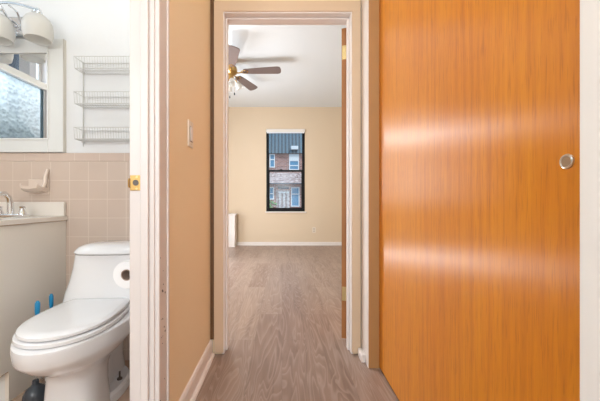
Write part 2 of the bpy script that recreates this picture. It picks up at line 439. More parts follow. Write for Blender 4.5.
# ------------------------------------------------------------------ trims
def casing_profile(mb, side, x0, x1, y, z0, z1):
    mb.box(x0, x1, y-.016, y, z0, z1, .004)
c = MB()
CT = OH+.068
c.box(-.407, OX0-.006, EY-.017, EY, 0.012, CT, .004); c.box(OX1+.006, .470, EY-.017, EY, .012, CT, .004)
c.box(-.407, .470, EY-.018, EY-.0005, OH+.006, CT+.001, .004)
struct(c.build('trim_6', 'casing'), 'cream door casing framing the far doorway', 'trim')
j = MB()
j.box(OX0-.014, OX0, EY-.010, EB+.004, .004, OH, .003); j.box(OX1, OX1+.014, EY-.010, EB+.004, .004, OH, .003)
j.box(OX0-.014, OX1+.014, EY-.010, EB+.004, OH, OH+.014, .003)
j.box(OX0, OX0+.010, EY+.035, EB-.038, .004, OH, .003); j.box(OX1-.010, OX1, EY+.035, EB-.038, .004, OH, .003)
j.box(OX0, OX1, EY+.035, EB-.038, OH-.010, OH, .003)
struct(j.build('trim_7', 'trim'), 'white door jamb with stop inside the far doorway', 'trim')
struct(MB().box(HW+.0005, -.4075, EY-.008, EY-.0005, .09, HC).build('trim_12', 'brown'), 'thin brown strip between the beige hall wall and the far doorway casing', 'trim')  # dark brown strip filling the gap between wall and casing
# bathroom door casing + jamb
c = MB()
c.box(HW, HW+.019, DO1+.006, DO1+.084, .004, DH+.082, .005); c.box(HW, HW+.019, DO0-.082, DO0-.006, .004, DH+.082, .005)
c.box(HW, HW+.020, DO0-.082, DO1+.084, DH+.006, DH+.083, .005)
# raised outer bead of the moulding
c.box(HW+.015, HW+.025, DO1+.070, DO1+.083, .004, DH+.08, .004)
struct(c.build('trim_8', 'jamb'), 'worn white casing around the bathroom doorway', 'trim')
j = MB()
j.box(BX-.003, HW+.004, DO1, DO1+.015, .006, DH, .003); j.box(BX-.003, HW+.004, DO0-.015, DO0, .006, DH, .003)
j.box(BX-.003, HW+.004, DO0-.015, DO1+.015, DH, DH+.015, .003)
j.box(BX+.037, BX+.064, DO1-.011, DO1+.001, .006, DH, .004); j.box(BX+.037, BX+.064, DO0, DO0+.011, .006, DH, .004)
j.box(BX+.037, BX+.064, DO0, DO1, DH-.011, DH, .004)
jam = struct(j.build('trim_9', 'jamb'), 'chipped white jamb with brass strike plate in the bathroom doorway', 'trim')
sp = MB().box(BX+.000, BX+.034, DO1-.003, DO1+.0005, .955, 1.006, .0012).build('strike_plate', 'brass', jam); tag(sp, 'brass strike plate')
MB().cyl((BX+.02, DO1-.0042, .981), (BX+.02, DO1-.002, .981), .010, n=20).build('latch_hole', 'darkhole', sp, True)
for zz in (.961, 1.0): MB().cyl((BX+.023, DO1-.0045, zz), (BX+.023, DO1-.0025, zz), .0035, n=12).build('screw', 'oldbrass', sp, True)
MB().tube([(BX-.000, DO1-.004, .965), (BX-.002, DO1-.006, .97), (BX-.002, DO1-.006, .99), (BX-.000, DO1-.004, .995)], .003, 6).build('lip', 'brass', sp, True)
# chips in the paint of the jamb casing
random.seed(11)
k = MB()
for i in range(16):
    zz = random.uniform(.45, .80) if i < 11 else random.uniform(.1, .6)
    yy = DO1+random.uniform(.01, .055); r = random.uniform(.0015, .0042)
    k.cyl((HW+.018, yy, zz), (HW+.0196, yy, zz), r, n=6)
tag(k.build('paint_chip', 'darkhole', jam), kind='stuff')
# baseboards
b = MB(); b.prism([(HW, 0), (HW+.014, 0), (HW+.014, .075), (HW+.008, .088), (HW, .090)], 'Y', DO1+.086, EY)
b.prism([(HW+.014, 0), (HW+.030, 0), (HW+.028, .010), (HW+.022, .016), (HW+.014, .018)], 'Y', DO1+.086, EY-.018)
struct(b.build('baseboard_left', 'trim'), 'white baseboard along the beige hall wall', 'baseboard')
b = MB()
b.prism([(FY, 0), (FY-.014, 0), (FY-.014, .06), (FY-.006, .07), (FY, .07)], 'X', -2.0, 2.0)
b.prism([(FY-.014, 0), (FY-.028, 0), (FY-.024, .012), (FY-.014, .016)], 'X', -2.0, 2.0)
struct(b.build('baseboard_back', 'trim'), 'white baseboard under the far window', 'baseboard')
struct(MB().box(.450, .476, 1.700, EY-.018, 0, .05, .008).build('baseboard_right', 'trim'), 'short white baseboard stub at the foot of the corner post', 'baseboard')

# ------------------------------------------------------------------ sliding door
sd = MB().box(RX, RX+.035, .43, 1.648, .012, 2.12, .002).build('door_1', 'door', origin=(RX, 1.0, .012))
struct(sd, 'glossy orange wooden sliding closet door with round finger pull', 'door')
PYc, PZc = .5605, .994
pull = MB().lathe([(.0095, -.0005), (.0095, -.0025), (.011, -.0034), (.0135, -.0026), (.0145, 0), (.0145, .0005)], (RX, PYc, PZc), 32, 'X').build('finger_pull', 'steel', sd, True)
tag(pull, 'round steel finger pull')
MB().lathe([(.0096, -.0024), (.008, -.0012), (.005, -.0010), (.0045, -.0018), (0.0001, -.0020)], (RX-.0003, PYc, PZc), 32, 'X').build('pull_cup', 'cup', pull, True)

# ------------------------------------------------------------------ open door in far doorway (opened ~103 deg)
dr = empty('door_2', (.384, EB+.014, 0), 'orange wooden door swung open into the far room, seen edge-on', 'door', kind='structure')
body = MB().box(0, .035, .0015, .72, .038, 2.032, .002).build('door_leaf', 'door')
body.parent = dr
be = MB().box(.0005, .0345, -.0008, .0013, .0385, 2.0315).build('edge_banding', 'edge'); be.parent = dr; be['label'] = 'darker brown-orange hinge edge'  # hinge edge coloured darker than the leaf
for zz in (.325, 1.875):
    h = MB(); h.box(.004, .032, -.003, -.0009, zz-.045, zz+.045, .0008)
    for i in range(5): h.cyl((.041, -.004, zz-.045+i*.018), (.041, -.004, zz-.0285+i*.018), .0055, n=12)
    for i in range(4): h.cyl((.020+.006*(i % 2), -.0035, zz-.033+i*.022), (.020+.006*(i % 2), -.002, zz-.033+i*.022), .0035, n=10)
    hh = h.build('hinge', 'oldbrass'); hh.parent = dr
kn = MB().lathe([(.025, 0), (.025, -.004), (.010, -.006), (.010, -.03), (.022, -.036), (.027, -.05), (.022, -.062), (.0001, -.066)], (0, .66, .95), 24, 'X').build('knob', 'brass', smooth=True)
kn.parent = dr
dr.rotation_euler.z = math.radians(-18.5)

# ------------------------------------------------------------------ far window
wn = empty('window_1', ((NX0+NX1)/2, FY, NZ0), 'narrow black-framed double-hung window in the cream far wall', 'window', kind='structure')
fr = .042
f = MB()
zt = NZ1-.085
for (a, bb, c0, c1) in ((NX0, NX0+fr, NZ0, NZ1), (NX1-fr, NX1, NZ0, NZ1)): f.box(a, bb, FY-.004, FY+.09, c0, c1, .002)
f.box(NX0+fr, NX1-fr, FY-.004, FY+.09, NZ0, NZ0+.04, .002); f.box(NX0+fr, NX1-fr, FY-.002, FY+.09, NZ1-.03, NZ1, .002)
f.build('window_frame', 'black', wn)
zm = .92+30.5/48
def sash(y, z0, z1, t, lab=None):
    s_ = MB(); x0, x1 = NX0+fr+.001, NX1-fr-.001
    s_.box(x0, x0+t, y, y+.025, z0, z1, .002); s_.box(x1-t, x1, y, y+.025, z0, z1, .002)
    s_.box(x0+t, x1-t, y, y+.025, z0, z0+.035, .002); s_.box(x0+t, x1-t, y, y+.025, z1-.035, z1, .002)
    so = s_.build('sash', 'black', wn)
    MB().box(x0+t, x1-t, y+.010, y+.014, z0+.035, z1-.035).build('pane', 'pane', so)
    return so
sash(FY+.05, zm-.02, NZ1-.03, .010); ls = sash(FY+.02, NZ0+.04, zm+.018, .026)
MB().box(-.04, .0, FY+.002, FY+.02, zm+.018, zm+.034, .003).build('sash_lock', 'black', ls)
struct(MB().box(NX0-.02, NX1+.03, FY-.03, FY+.02, NZ0-.028, NZ0-.001, .004).build('trim_10', 'trim'), 'thin white sill under the far window', 'trim')
bl = empty('roller_blind', ((NX0+NX1)/2, FY, NZ1), 'white roller blind rolled up at the top of the far window', 'blind')
MB().box(NX0-.002, NX1+.002, FY-.035, FY-.005, NZ1-.065, NZ1+.002, .008).build('valance', 'blind', bl)
MB().box(NX0+.01, NX1-.01, FY-.030, FY-.022, NZ1-.088, NZ1-.055, .003).build('hem_bar', 'extwhite', bl)
# outlet
ol = empty('wall_outlet', ((314-282)/48, FY, .27), 'ivory electrical outlet low on the cream far wall', 'outlet')
MB().box((314-282)/48-.036, (314-282)/48+.036, FY-.006, FY, .26, .375, .002).build('cover_plate', 'plate', ol)
for zz in (.295, .34):
    MB().box((314-282)/48-.013, (314-282)/48+.013, FY-.0085, FY-.0055, zz-.011, zz+.011, .003).build('socket', 'core', ol)
# radiator cover
X1 = -.94; X0 = -1.95
rc = empty('radiator_cover', (-1.4, 6.1, 0), 'white painted radiator cover against the far wall', 'radiator cover')
MB().box(X0, X1, 5.98, FY-.03, 0, .64, .004).build('cover_body', 'trim', rc)
MB().box(X0, X1+.025, 5.955, FY-.028, .641, .665, .004).build('cover_top', 'trim', rc)
k = MB()
for i in range(22): k.box(X0+.08+i*.04, X0+.10+i*.04, 5.972, 5.979, .12, .55, .002)
k.build('grille', 'cabwhite', rc)

# left-wall window of the far room
def simple_window(name, x0, x1, y0, y1, z0, z1, axis, label, mat='trim', glass='pane'):
    o = empty(name, ((x0+x1)/2, (y0+y1)/2, z0), label, 'window', kind='structure')
    t = .05; f = MB()
    if axis == 'X':
        f.box(x0, x1, y0, y0+t, z0, z1, .003); f.box(x0, x1, y1-t, y1, z0, z1, .003); f.box(x0, x1, y0+t, y1-t, z0, z0+t, .003); f.box(x0, x1, y0+t, y1-t, z1-t, z1, .003)
        xm = (x0+x1)/2
        f.box(xm-.02, xm+.02, y0+t, y1-t, (z0+z1)/2-.025, (z0+z1)/2+.025, .003)
        p = MB().box(xm-.003, xm+.003, y0+t, y1-t, z0+t, z1-t)
    else:
        f.box(x0, x0+t, y0, y1, z0, z1, .003); f.box(x1-t, x1, y0, y1, z0, z1, .003); f.box(x0+t, x1-t, y0, y1, z0, z0+t, .003); f.box(x0+t, x1-t, y0, y1, z1-t, z1, .003)
        ym = (y0+y1)/2
        f.box(x0+t, x1-t, ym-.02, ym+.02, (z0+z1)/2-.025, (z0+z1)/2+.025, .003)
        p = MB().box(x0+t, x1-t, ym-.003, ym+.003, z0+t, z1-t)
    f.build('window_frame', mat, o); p.build('pane', glass, o)
    return o
simple_window('window_2', -2.09, -2.01, LW0, LW1, LWZ0, LWZ1, 'X', 'side window of the far room', 'black')
simple_window('window_3', -.28, .40, YB-.09, YB-.01, .5, 2.2, 'Y', 'unseen window added behind the viewpoint for fill light')  # made-up rear window, opening for the hall fill light

# ------------------------------------------------------------------ bathroom window (seen in the mirror)
bw = empty('window_4', (BL, (WY0+WY1)/2, WZ0), 'bathroom window with pebbled lower glass, reflected in the mirror', 'window', kind='structure')
f = MB(); t = .022
f.box(BL-.09, BL+.015, WY0, WY0+t, WZ0, WZ1, .003); f.box(BL-.09, BL+.015, WY1-t, WY1, WZ0, WZ1, .003)
f.box(BL-.09, BL+.015, WY0+t, WY1-t, WZ0, WZ0+t, .003); f.box(BL-.09, BL+.015, WY0+t, WY1-t, WZ1-t, WZ1, .003)
f.build('window_frame', 'trim', bw)
RZ = 1.955
s_ = MB(); y0, y1 = WY0+t+.002, WY1-t-.002
s_.box(BL-.05, BL-.02, y0, y0+.014, WZ0+t, RZ, .003); s_.box(BL-.05, BL-.02, y1-.03, y1, WZ0+t, RZ, .003)
s_.box(BL-.05, BL-.02, y0+.03, y1-.03, WZ0+t, WZ0+t+.04, .003); s_.box(BL-.05, BL+.0, y0, y1, RZ, RZ+.06, .006)
so = s_.build('sash', 'cabwhite', bw)
MB().box(BL-.038, BL-.034, y0+.014, y1-.03, WZ0+t+.04, RZ).build('pane', 'frost', so)
MB().box(BL-.033, BL-.029, y0+.016, y0+.045, WZ0+t+.04, RZ-.002).build('side_seal', 'roof', so)
s_ = MB(); s_.box(BL-.085, BL-.06, y0, y0+.03, RZ, WZ1-t, .003); s_.box(BL-.085, BL-.06, y1-.03, y1, RZ, WZ1-t, .003); s_.box(BL-.085, BL-.06, y0+.03, y1-.03, WZ1-t-.04, WZ1-t, .003)
so = s_.build('sash', 'cabwhite', bw)
MB().box(BL-.075, BL-.071, y0+.03, y1-.03, RZ, WZ1-t-.04).build('pane', 'pane', so)
# louvred dome outside the glass
k = MB(); cy, cz, R = .95, 1.15, .60
for i in range(12):
    hz = .02+i*.047
    wd = math.sqrt(max(R*R-hz*hz, 0))
    if wd < .03: continue
    k.box(BL-.26, BL-.22, cy-wd, cy+wd, cz+hz, cz+hz+.030, .004)
k.tube([(BL-.24, cy+R*math.cos(a), cz+R*math.sin(a)) for a in [PI*i/32 for i in range(33)]], .010, 6)
tag(k.build('vent_hood', 'louver', origin=(BL-.24, cy, cz)), 'pale louvred round-topped hood outside the bathroom window, seen in the mirror', 'vent hood')
tag(MB().cyl((BL-.9, -.04, -3), (BL-.9, -.04, 4), .045).build('drain_pipe', 'post', origin=(BL-.9, -.04, -3), smooth=True), 'dark vertical drain pipe outside the bathroom window, seen in the mirror', 'pipe')
tag(MB().box(BL-2.6, BL-2.2, -2.02, -1.80, -3, 5).build('stucco_pier', 'neighbor'), 'tan stucco pier outside the bathroom window, seen in the mirror', 'pier')

# ------------------------------------------------------------------ medicine cabinet mirror
CX1, CX0 = -1.25, -1.80
cab = empty('mirror_cabinet', ((CX0+CX1)/2, BY, 1.197), 'white framed mirror cabinet on the bathroom wall above the vanity', 'mirror')
ix1, ix0, iz0, iz1 = -1.337, -1.713, 1.277, 1.766
f = MB(); y0, y1 = BY-.024, BY
zb, zt = 1.199, 1.846
f.box(CX0, ix0, y0, y1, zb, zt, .003); f.box(ix1, CX1, y0, y1, zb, zt, .003); f.box(ix0, ix1, y0, y1, zb, iz0, .003); f.box(ix0, ix1, y0, y1, iz1, zt, .003)
# inner bead
f.box(ix1-.002, ix1+.008, y0-.004, y0+.002, iz0-.008, iz1+.008, .002); f.box(ix0-.008, ix0+.002, y0-.004, y0+.002, iz0-.008, iz1+.008, .002)
f.box(ix0, ix1, y0-.004, y0+.002, iz0-.008, iz0+.002, .002); f.box(ix0, ix1, y0-.004, y0+.002, iz1-.002, iz1+.008, .002)
f.build('frame', 'cabwhite', cab)
MB().box(ix0, ix1, BY-.019, BY-.004, iz0, iz1).build('mirror_glass', 'mirror', cab)
MB().box(CX1+.0003, CX1+.004, y0+.002, BY, zb, zt).build('edge_strip', 'steel', cab)

# ------------------------------------------------------------------ vanity light
VX, VYs = -1.515, 1.604
vl = empty('vanity_light', (VX, BY, 1.92), 'chrome vanity light with white glass shades above the mirror', 'wall light')
pl = MB().box(VX-.055, VX+.055, BY-.022, BY, 1.865, 1.975, .008).build('back_plate', 'chrome', vl)
a = MB()
a.tube([(VX-.24+.48*i/24, VYs+.02*math.cos(PI*i/24), 1.925+.055*math.sin(PI*i/24)) for i in range(25)], .006, 8)
for sx in (-1, 1):
    a.tube([(VX+sx*.03, BY-.02, 1.93), (VX+sx*.05, BY-.05, 1.90), (VX+sx*.08, 1.65, 1.90), (VX+sx*.085, 1.62, 1.94), (VX+sx*.05, 1.61, 1.972)], .005, 8)
    a.tube([(VX+sx*.02, BY-.02, 1.90), (VX+sx*.06, BY-.045, 1.885), (VX+sx*.10, 1.67, 1.91), (VX+sx*.16, 1.63, 1.955)], .005, 8)
a.tube([(VX, BY-.02, 1.93), (VX, 1.66, 1.93), (VX, 1.61, 1.978)], .006, 8)
a.build('arm', 'chrome', vl, True)
for dx, zz in ((-.21, 1.948), (0, 1.978), (.21, 1.948)):
    a = MB(); a.lathe([(.0001, .004), (.010, .002), (.012, -.01), (.020, -.016), (.022, -.032), (.0001, -.033)], (VX+dx, VYs, zz), 20)
    hd = a.build('socket_cap', 'chrome', vl, True)
    b0 = 1.918
    prof = [(.018, 0), (.036, -.008), (.053, -.024), (.064, -.046), (.069, -.074), (.068, -.104), (.061, -.136), (.058, -.136), (.065, -.104), (.066, -.074), (.061, -.048), (.050, -.028), (.033, -.012), (.014, -.004)]
    MB().lathe(prof, (VX+dx, VYs, b0), 36, closed=True).build('glass_shade', 'shade', vl, True)

# ------------------------------------------------------------------ wire rack
RXL, RXR = -1.145, -.62
wr = empty('wire_rack', (-.9, BY, 1.24), 'white wire three-basket rack hanging on the bathroom wall', 'rack')
yb, yf = BY-.006, 1.644
for xx in (RXL, RXR):
    MB().tube([(xx, yb, 1.235), (xx, yb, 1.722)], .0032, 6).build('post', 'wire', wr, True)
for zt in (1.714, 1.520, 1.325):
    zb = zt-.062; k = MB(); r = .0022; x0, x1 = RXL+.004, RXR-.004
    k.tube([(x0, yf, zt), (x1, yf, zt), (x1, yb, zt), (x0, yb, zt)], r, 6, True)
    k.tube([(x0, yf+.006, zb), (x1, yf+.006, zb), (x1, yb, zb), (x0, yb, zb)], r, 6, True)
    k.tube([(x0, (yf+yb)/2, zb), (x1, (yf+yb)/2, zb)], r, 6)
    n = 36
    for i in range(n+1):
        xx = x0+(x1-x0)*i/n
        k.tube([(xx, yf-.001, zt), (xx, yf+.006, zb), (xx, yb, zb)], .0016, 4)
    for i in range(4):
        yy = yf+(yb-yf)*(i+.5)/4
        for xx in (x0, x1): k.tube([(xx, yy, zt), (xx, yy, zb)], .0009, 4)
    k.build('basket', 'wire', wr)
for zz in (1.66, 1.26): MB().cyl((RXL, BY-.012, zz), (RXL, BY, zz), .007, n=12).build('wall_clip', 'wire', wr, True)

# ------------------------------------------------------------------ soap dish
sx0, sx1 = -1.455, -1.335
sdh = empty('soap_dish', (-1.40, BY, 1.0), 'blush ceramic soap dish set in the wall tiles above the vanity', 'soap dish')
k = MB(); k.box(sx0, sx1, BY-.016, BY-.0101, .955, 1.045, .003)
k.build('wall_plate', 'dish', sdh)
rings = []
for (dy, zz, sc) in ((.014, .985, 1.0), (.03, .982, .98), (.055, .985, .93), (.075, .993, .86), (.085, 1.003, .80)):
    yy = BY-dy; ring = []
    hw = (sx1-sx0)/2*sc; cx = (sx0+sx1)/2; th = .016
    for (u, v) in ((-1, 0), (-.9, -.6), (0, -1), (.9, -.6), (1, 0), (1.0, .9), (.88, 1.0), (.8, .2), (0, 0), (-.8, .2), (-.88, 1), (-1, .9)):
        ring.append((cx+u*hw, yy, zz+v*th))
    rings.append(ring)
MB().loft(rings).build('tray', 'dish', sdh, True)
k = MB()
for sx in (sx1-.008,): k.tube([(sx, BY-.016, 1.10), (sx, BY-.030, 1.06), (sx, BY-.034, 1.02), (sx, BY-.05, .995)], [.008, .010, .010, .009], 10)
k.build('bracket', 'dish', sdh, True)

# ------------------------------------------------------------------ vanity
VX1, VX0, VYF, CTZ = -1.240, -1.86, 1.295, .835
va = empty('bathroom_vanity', ((VX0+VX1)/2, 1.5, 0), 'cream bathroom vanity beside the toilet', 'vanity')
k = MB(); yb = BY-.012
k.prism([(yb, .007), (yb, CTZ-.024), (VYF, CTZ-.024), (VYF, .147), (1.362, .147), (1.362, .007)], 'X', VX1-.018, VX1)
k.prism([(yb, .007), (yb, CTZ-.024), (VYF, CTZ-.024), (VYF, .147), (1.362, .147), (1.362, .007)], 'X', VX0, VX0+.018)
k.box(VX0+.018, VX1-.018, 1.375, 1.39, .007, .147); k.box(VX0+.018, VX1-.018, VYF, 1.39, .147, .165)
k.box(VX0+.018, VX1-.018, yb-.01, yb, .165, CTZ-.024); k.box(VX0+.018, VX1-.018, VYF, VYF+.018, .165, CTZ-.024)
k.build('cabinet_body', 'vanity', va)
MB().box(VX1-.017, VX1-.001, VYF+.001, 1.361, .1435, .1469).build('board_edge', 'wood_edge', va)
MB().box(VX0+.018, VX1-.0005, 1.363, 1.374, .007, .1465).build('toe_kick', 'cabwhite', va)
for a0, a1, kx in ((VX0+.03, (VX0+VX1)/2-.004, -.03), ((VX0+VX1)/2+.004, VX1-.03, .03)):
    d = MB().box(a0, a1, VYF-.018, VYF-.0005, .19, CTZ-.06, .004).build('door', 'vanity', va)
    cx = (VX0+VX1)/2+kx
    MB().lathe([(.005, 0), (.005, -.012), (.012, -.018), (.012, -.024), (.0001, -.027)], (cx, VYF-.018, .62), 16, 'Y').build('knob', 'chrome', d, True)
# countertop with moulded basin
bm = bmesh.new(); nx, ny = 48, 40
x0, x1, y0, y1 = VX0-.01, VX1+.008, VYF-.025, BY-.012
bcx, bcy, ra, rb = (VX0+VX1)/2, (y0+y1)/2-.02, .20, .135
g = []
for j in range(ny+1):
    row = []
    for i in range(nx+1):
        x = x0+(x1-x0)*i/nx; y = y0+(y1-y0)*j/ny
        d = math.hypot((x-bcx)/ra, (y-bcy)/rb)
        z = CTZ - (.11*(1-d**2.4) if d < 1 else 0)
        row.append(bm.verts.new((x, y, z)))
    g.append(row)
for j in range(ny):
    for i in range(nx): bm.faces.new((g[j][i], g[j][i+1], g[j+1][i+1], g[j+1][i]))
per = g[0][:] + [g[j][-1] for j in range(1, ny+1)] + g[-1][-2::-1] + [g[j][0] for j in range(ny-1, 0, -1)]
low = [bm.verts.new((v.co.x, v.co.y, CTZ-.023)) for v in per]
for i in range(len(per)):
    q = (i+1) % len(per); bm.faces.new((per[i], low[i], low[q], per[q]))
ct = MB(); ct.bm.free(); ct.bm = bm
ctop = ct.build('countertop', 'counter', va, True)
MB().box(x0, x1-.006, BY-.032, BY-.0125, CTZ, .915, .004).build('backsplash', 'counter', va)
MB().box(VX0+.005, VX1+.002, VYF-.005, BY-.013, CTZ-.0262, CTZ-.0235).build('shadow_gap_strip', 'wood_edge', va)
# faucet
fx, fy = -1.46, 1.615
k = MB(); k.box(fx-.085, fx+.085, fy-.022, fy+.022, CTZ, CTZ+.016, .007, 3); fa = k.build('faucet', 'chrome', va, True)
k = MB(); k.tube([(fx, fy, CTZ+.012), (fx, fy-.002, CTZ+.07), (fx, fy-.012, CTZ+.105), (fx, fy-.035, CTZ+.125), (fx, fy-.065, CTZ+.125), (fx, fy-.09, CTZ+.105), (fx, fy-.097, CTZ+.085)], [.016, .014, .013, .012, .0115, .011, .0105], 14)
k.build('spout', 'chrome', fa, True)
for sx in (-1, 1):
    k = MB(); k.lathe([(.020, .014), (.019, .022), (.013, .035), (.012, .048), (.015, .055), (.0001, .060)], (fx+sx*.062, fy, CTZ), 20)
    k.tube([(fx+sx*.062, fy, CTZ+.05), (fx+sx*.085, fy-.015, CTZ+.052), (fx+sx*.10, fy-.028, CTZ+.045)], [.007, .006, .005], 10)
    k.build('handle', 'chrome', fa, True)

# ------------------------------------------------------------------ toilet
TX, TW = -.890, BY-.028     # centre line, wall contact
to = empty('toilet', (TX, TW-.15, .006), 'white one-piece toilet with closed lid', 'toilet')
def ring(w_, hw, vf, vb, n=56, pf=2.0, pb=3.2, mid=.45):
    """egg ring: widest at vb+mid*(vf-vb); front superellipse pf, back pb"""
    vm = vb+mid*(vf-vb); out = []
    for i in range(n):
        a = 2*PI*i/n; c_, s2 = math.cos(a), math.sin(a)
        p = pf if s2 > 0 else pb
        L = (vf-vm) if s2 > 0 else (vm-vb)
        u = hw*math.copysign(abs(c_)**(2/p), c_); v = vm+L*math.copysign(abs(s2)**(2/p), s2)
        out.append((TX+u, TW-v, w_))
    return out
k = MB()
k.loft([ring(.006, .112, .55, .30, mid=.5, pf=2.8, pb=3), ring(.05, .108, .545, .31, mid=.5, pf=2.8, pb=3), ring(.13, .102, .535, .32, mid=.5, pf=2.7, pb=3), ring(.20, .101, .532, .32, mid=.5, pf=2.5),
        ring(.235, .108, .545, .30, mid=.48, pf=2.3), ring(.258, .128, .575, .27, mid=.46), ring(.280, .151, .615, .22), ring(.30, .170, .646, .16), ring(.320, .184, .668, .09), ring(.335, .196, .684, .05), ring(.345, .200, .690, .02),
        ring(.385, .204, .696, .0), ring(.398, .202, .694, .0), ring(.403, .196, .686, .0)])
bowl = k.build('bowl', 'porcelain', to, True)
# foot flange
k = MB(); k.loft([ring(.006, .128, .43, .10, mid=.5, pf=2.4, pb=2.4), ring(.040, .126, .428, .102, mid=.5, pf=2.4, pb=2.4), ring(.052, .115, .415, .11, mid=.5, pf=2.4, pb=2.4)])
k.build('foot', 'porcelain', to, True)
k = MB(); k.loft([ring(.045, .066, .36, .07, mid=.5, pf=3, pb=3), ring(.12, .058, .35, .08, mid=.5, pf=3, pb=3), ring(.22, .060, .35, .07, mid=.5, pf=3, pb=3), ring(.30, .09, .36, .05, mid=.5, pf=3, pb=3), ring(.36, .14, .36, .02, mid=.5, pf=3, pb=3)])
k.build('trapway', 'porcelain', to, True)
k = MB(); k.cyl((TX+.092, TW-.25, .050), (TX+.092, TW-.25, .058), .012, n=16); k.cyl((TX+.092, TW-.25, .058), (TX+.092, TW-.25, .090), .0045, n=10)
k.build('floor_bolt', 'darkhole', to, True)
# tank
def tring(w_, hw, vf, vb=.0, p=4.2):
    return ring(w_, hw, vf, vb, mid=.5, pf=p, pb=6)
k = MB(); k.loft([tring(.345, .175, .20), tring(.365, .205, .24), tring(.41, .214, .25), tring(.46, .204, .240), tring(.52, .190, .222), tring(.58, .180, .210), tring(.648, .172, .203)])
k.build('tank', 'porcelain', to, True)
k = MB(); k.loft([tring(.652, .178, .214, -.0, 3.0), tring(.658, .182, .218, -.0, 3.0), tring(.668, .178, .214, 0, 3.0), tring(.684, .163, .203, .005, 3.0), tring(.696, .135, .180, .01, 3.0), tring(.701, .09, .14, .03, 3.0)])
k.build('tank_lid', 'porcelain', to, True)
k = MB(); k.tube([(TX-.19, TW-.10, .60), (TX-.175, TW-.10, .60)], .012, 12); k.build('flush_lever', 'chrome', to, True)
def sring(w_, hw, vf, vb, d=0.):
    # elongated seat outline: rounded front, sides tapering to a short straight rear edge
    out = []; n = 64; vm = vb+.50*(vf-vb)
    for i in range(n):
        a = 2*PI*i/n; c_, s2 = math.cos(a), math.sin(a)
        if s2 > 0: u = hw*math.copysign(abs(c_)**.95, c_); v = vm+(vf-vm)*s2
        else:
            t_ = abs(s2); 
            if t_ < .86:
                q = t_/.86; v = vm-(vm-vb)*math.sin(q*PI/2)**1.15; u = math.copysign(hw*(1-(.28)*q**2.2), c_)
            else:
                q = (t_-.86)/.14; v = vb; u = math.copysign(hw*.72*abs(c_)/.5103, c_)
        out.append((TX+u, TW-v, w_))
    return out
k = MB(); k.loft([sring(.405, .168, .668, .240), sring(.408, .172, .672, .237), sring(.420, .171, .671, .238), sring(.423, .166, .666, .242)])
k.build('seat', 'seat', to, True)
k = MB(); k.loft([sring(.4265, .158, .658, .236), sring(.430, .164, .664, .233), sring(.440, .163, .663, .234), sring(.4465, .153, .653, .242), sring(.4485, .140, .62, .262), sring(.4495, .08, .55, .31)])
k.build('lid', 'seat', to, True)
for sx in (-1, 1):
    MB().box(TX+sx*.075-.022, TX+sx*.075+.022, TW-.262, TW-.240, .402, .423, .005).build('hinge', 'seat', to)

to.rotation_euler.z = math.radians(4)
# toilet paper
tp = empty('toilet_paper_holder', (BX-.01, 1.2, .636), 'wall holder carrying a toilet paper roll next to the toilet tank', 'toilet paper holder')
tx, tz = -.568, .662
k = MB(); 
k.cyl((BX-.0105, 1.245, tz), (BX-.016, 1.245, tz), .024, n=24); k.tube([(BX-.014, 1.245, tz), (tx+.02, 1.245, tz), (tx, 1.242, tz), (tx, 1.225, tz), (tx, 1.12, tz)], .006, 10)
k.build('rail', 'chrome', tp, True)
rz = tz-.0122
rl = MB().lathe([(.021, 0), (.0485, 0), (.050, .003), (.050, .100), (.0485, .103), (.021, .103)], (tx, 1.095, rz), 40, 'Y', closed=True).build('toilet_paper_roll', 'paper', smooth=True, origin=(tx, 1.14, rz))
tag(rl, 'white toilet paper roll hanging in front of the toilet tank', 'toilet paper')
MB().lathe([(.0182, .001), (.0208, .001), (.0208, .102), (.0182, .102)], (tx, 1.095, rz), 32, 'Y', closed=True).build('core', 'core', rl, True)

# plunger and brush
px_, py_ = -1.125, 1.37
pg = empty('plunger', (px_, py_, .006), 'black rubber plunger with blue-tipped handle on the floor by the vanity', 'plunger')
MB().lathe([(.046, .008), (.049, .012), (.049, .026), (.046, .046), (.037, .064), (.022, .077), (.013, .084), (.012, .103), (.0001, .106)], (px_, py_, 0), 32).build('cup', 'rubber', pg, True)
MB().cyl((px_, py_, .10), (px_+.003, py_+.006, .40), .0065, n=12).build('rod', 'clear', pg, True)
MB().tube([(px_+.003, py_+.006, .395), (px_+.003, py_+.006, .42), (px_+.003, py_+.007, .45), (px_+.003, py_+.007, .462)], [.008, .0105, .0105, .005], 14).build('grip', 'blue', pg, True)
bx_, by_ = -1.165, 1.515
tb = empty('toilet_brush', (bx_, by_, .006), 'toilet brush with blue grip standing between vanity and toilet tank', 'toilet brush')
MB().lathe([(.040, .007), (.042, .012), (.045, .12), (.042, .12), (.038, .014), (.0001, .012)], (bx_, by_, 0), 28).build('holder', 'clear', tb, True)
MB().lathe([(.006, .016), (.026, .025), (.030, .06), (.026, .095), (.006, .105)], (bx_, by_, 0), 20).build('brush_head', 'paper', tb, True)
MB().cyl((bx_, by_, .10), (bx_, by_, .39), .005, n=10).build('rod', 'seat', tb, True)
MB().tube([(bx_, by_, .38), (bx_, by_, .40), (bx_, by_, .44), (bx_, by_, .452)], [.007, .0095, .0095, .005], 14).build('grip', 'blue', tb, True)

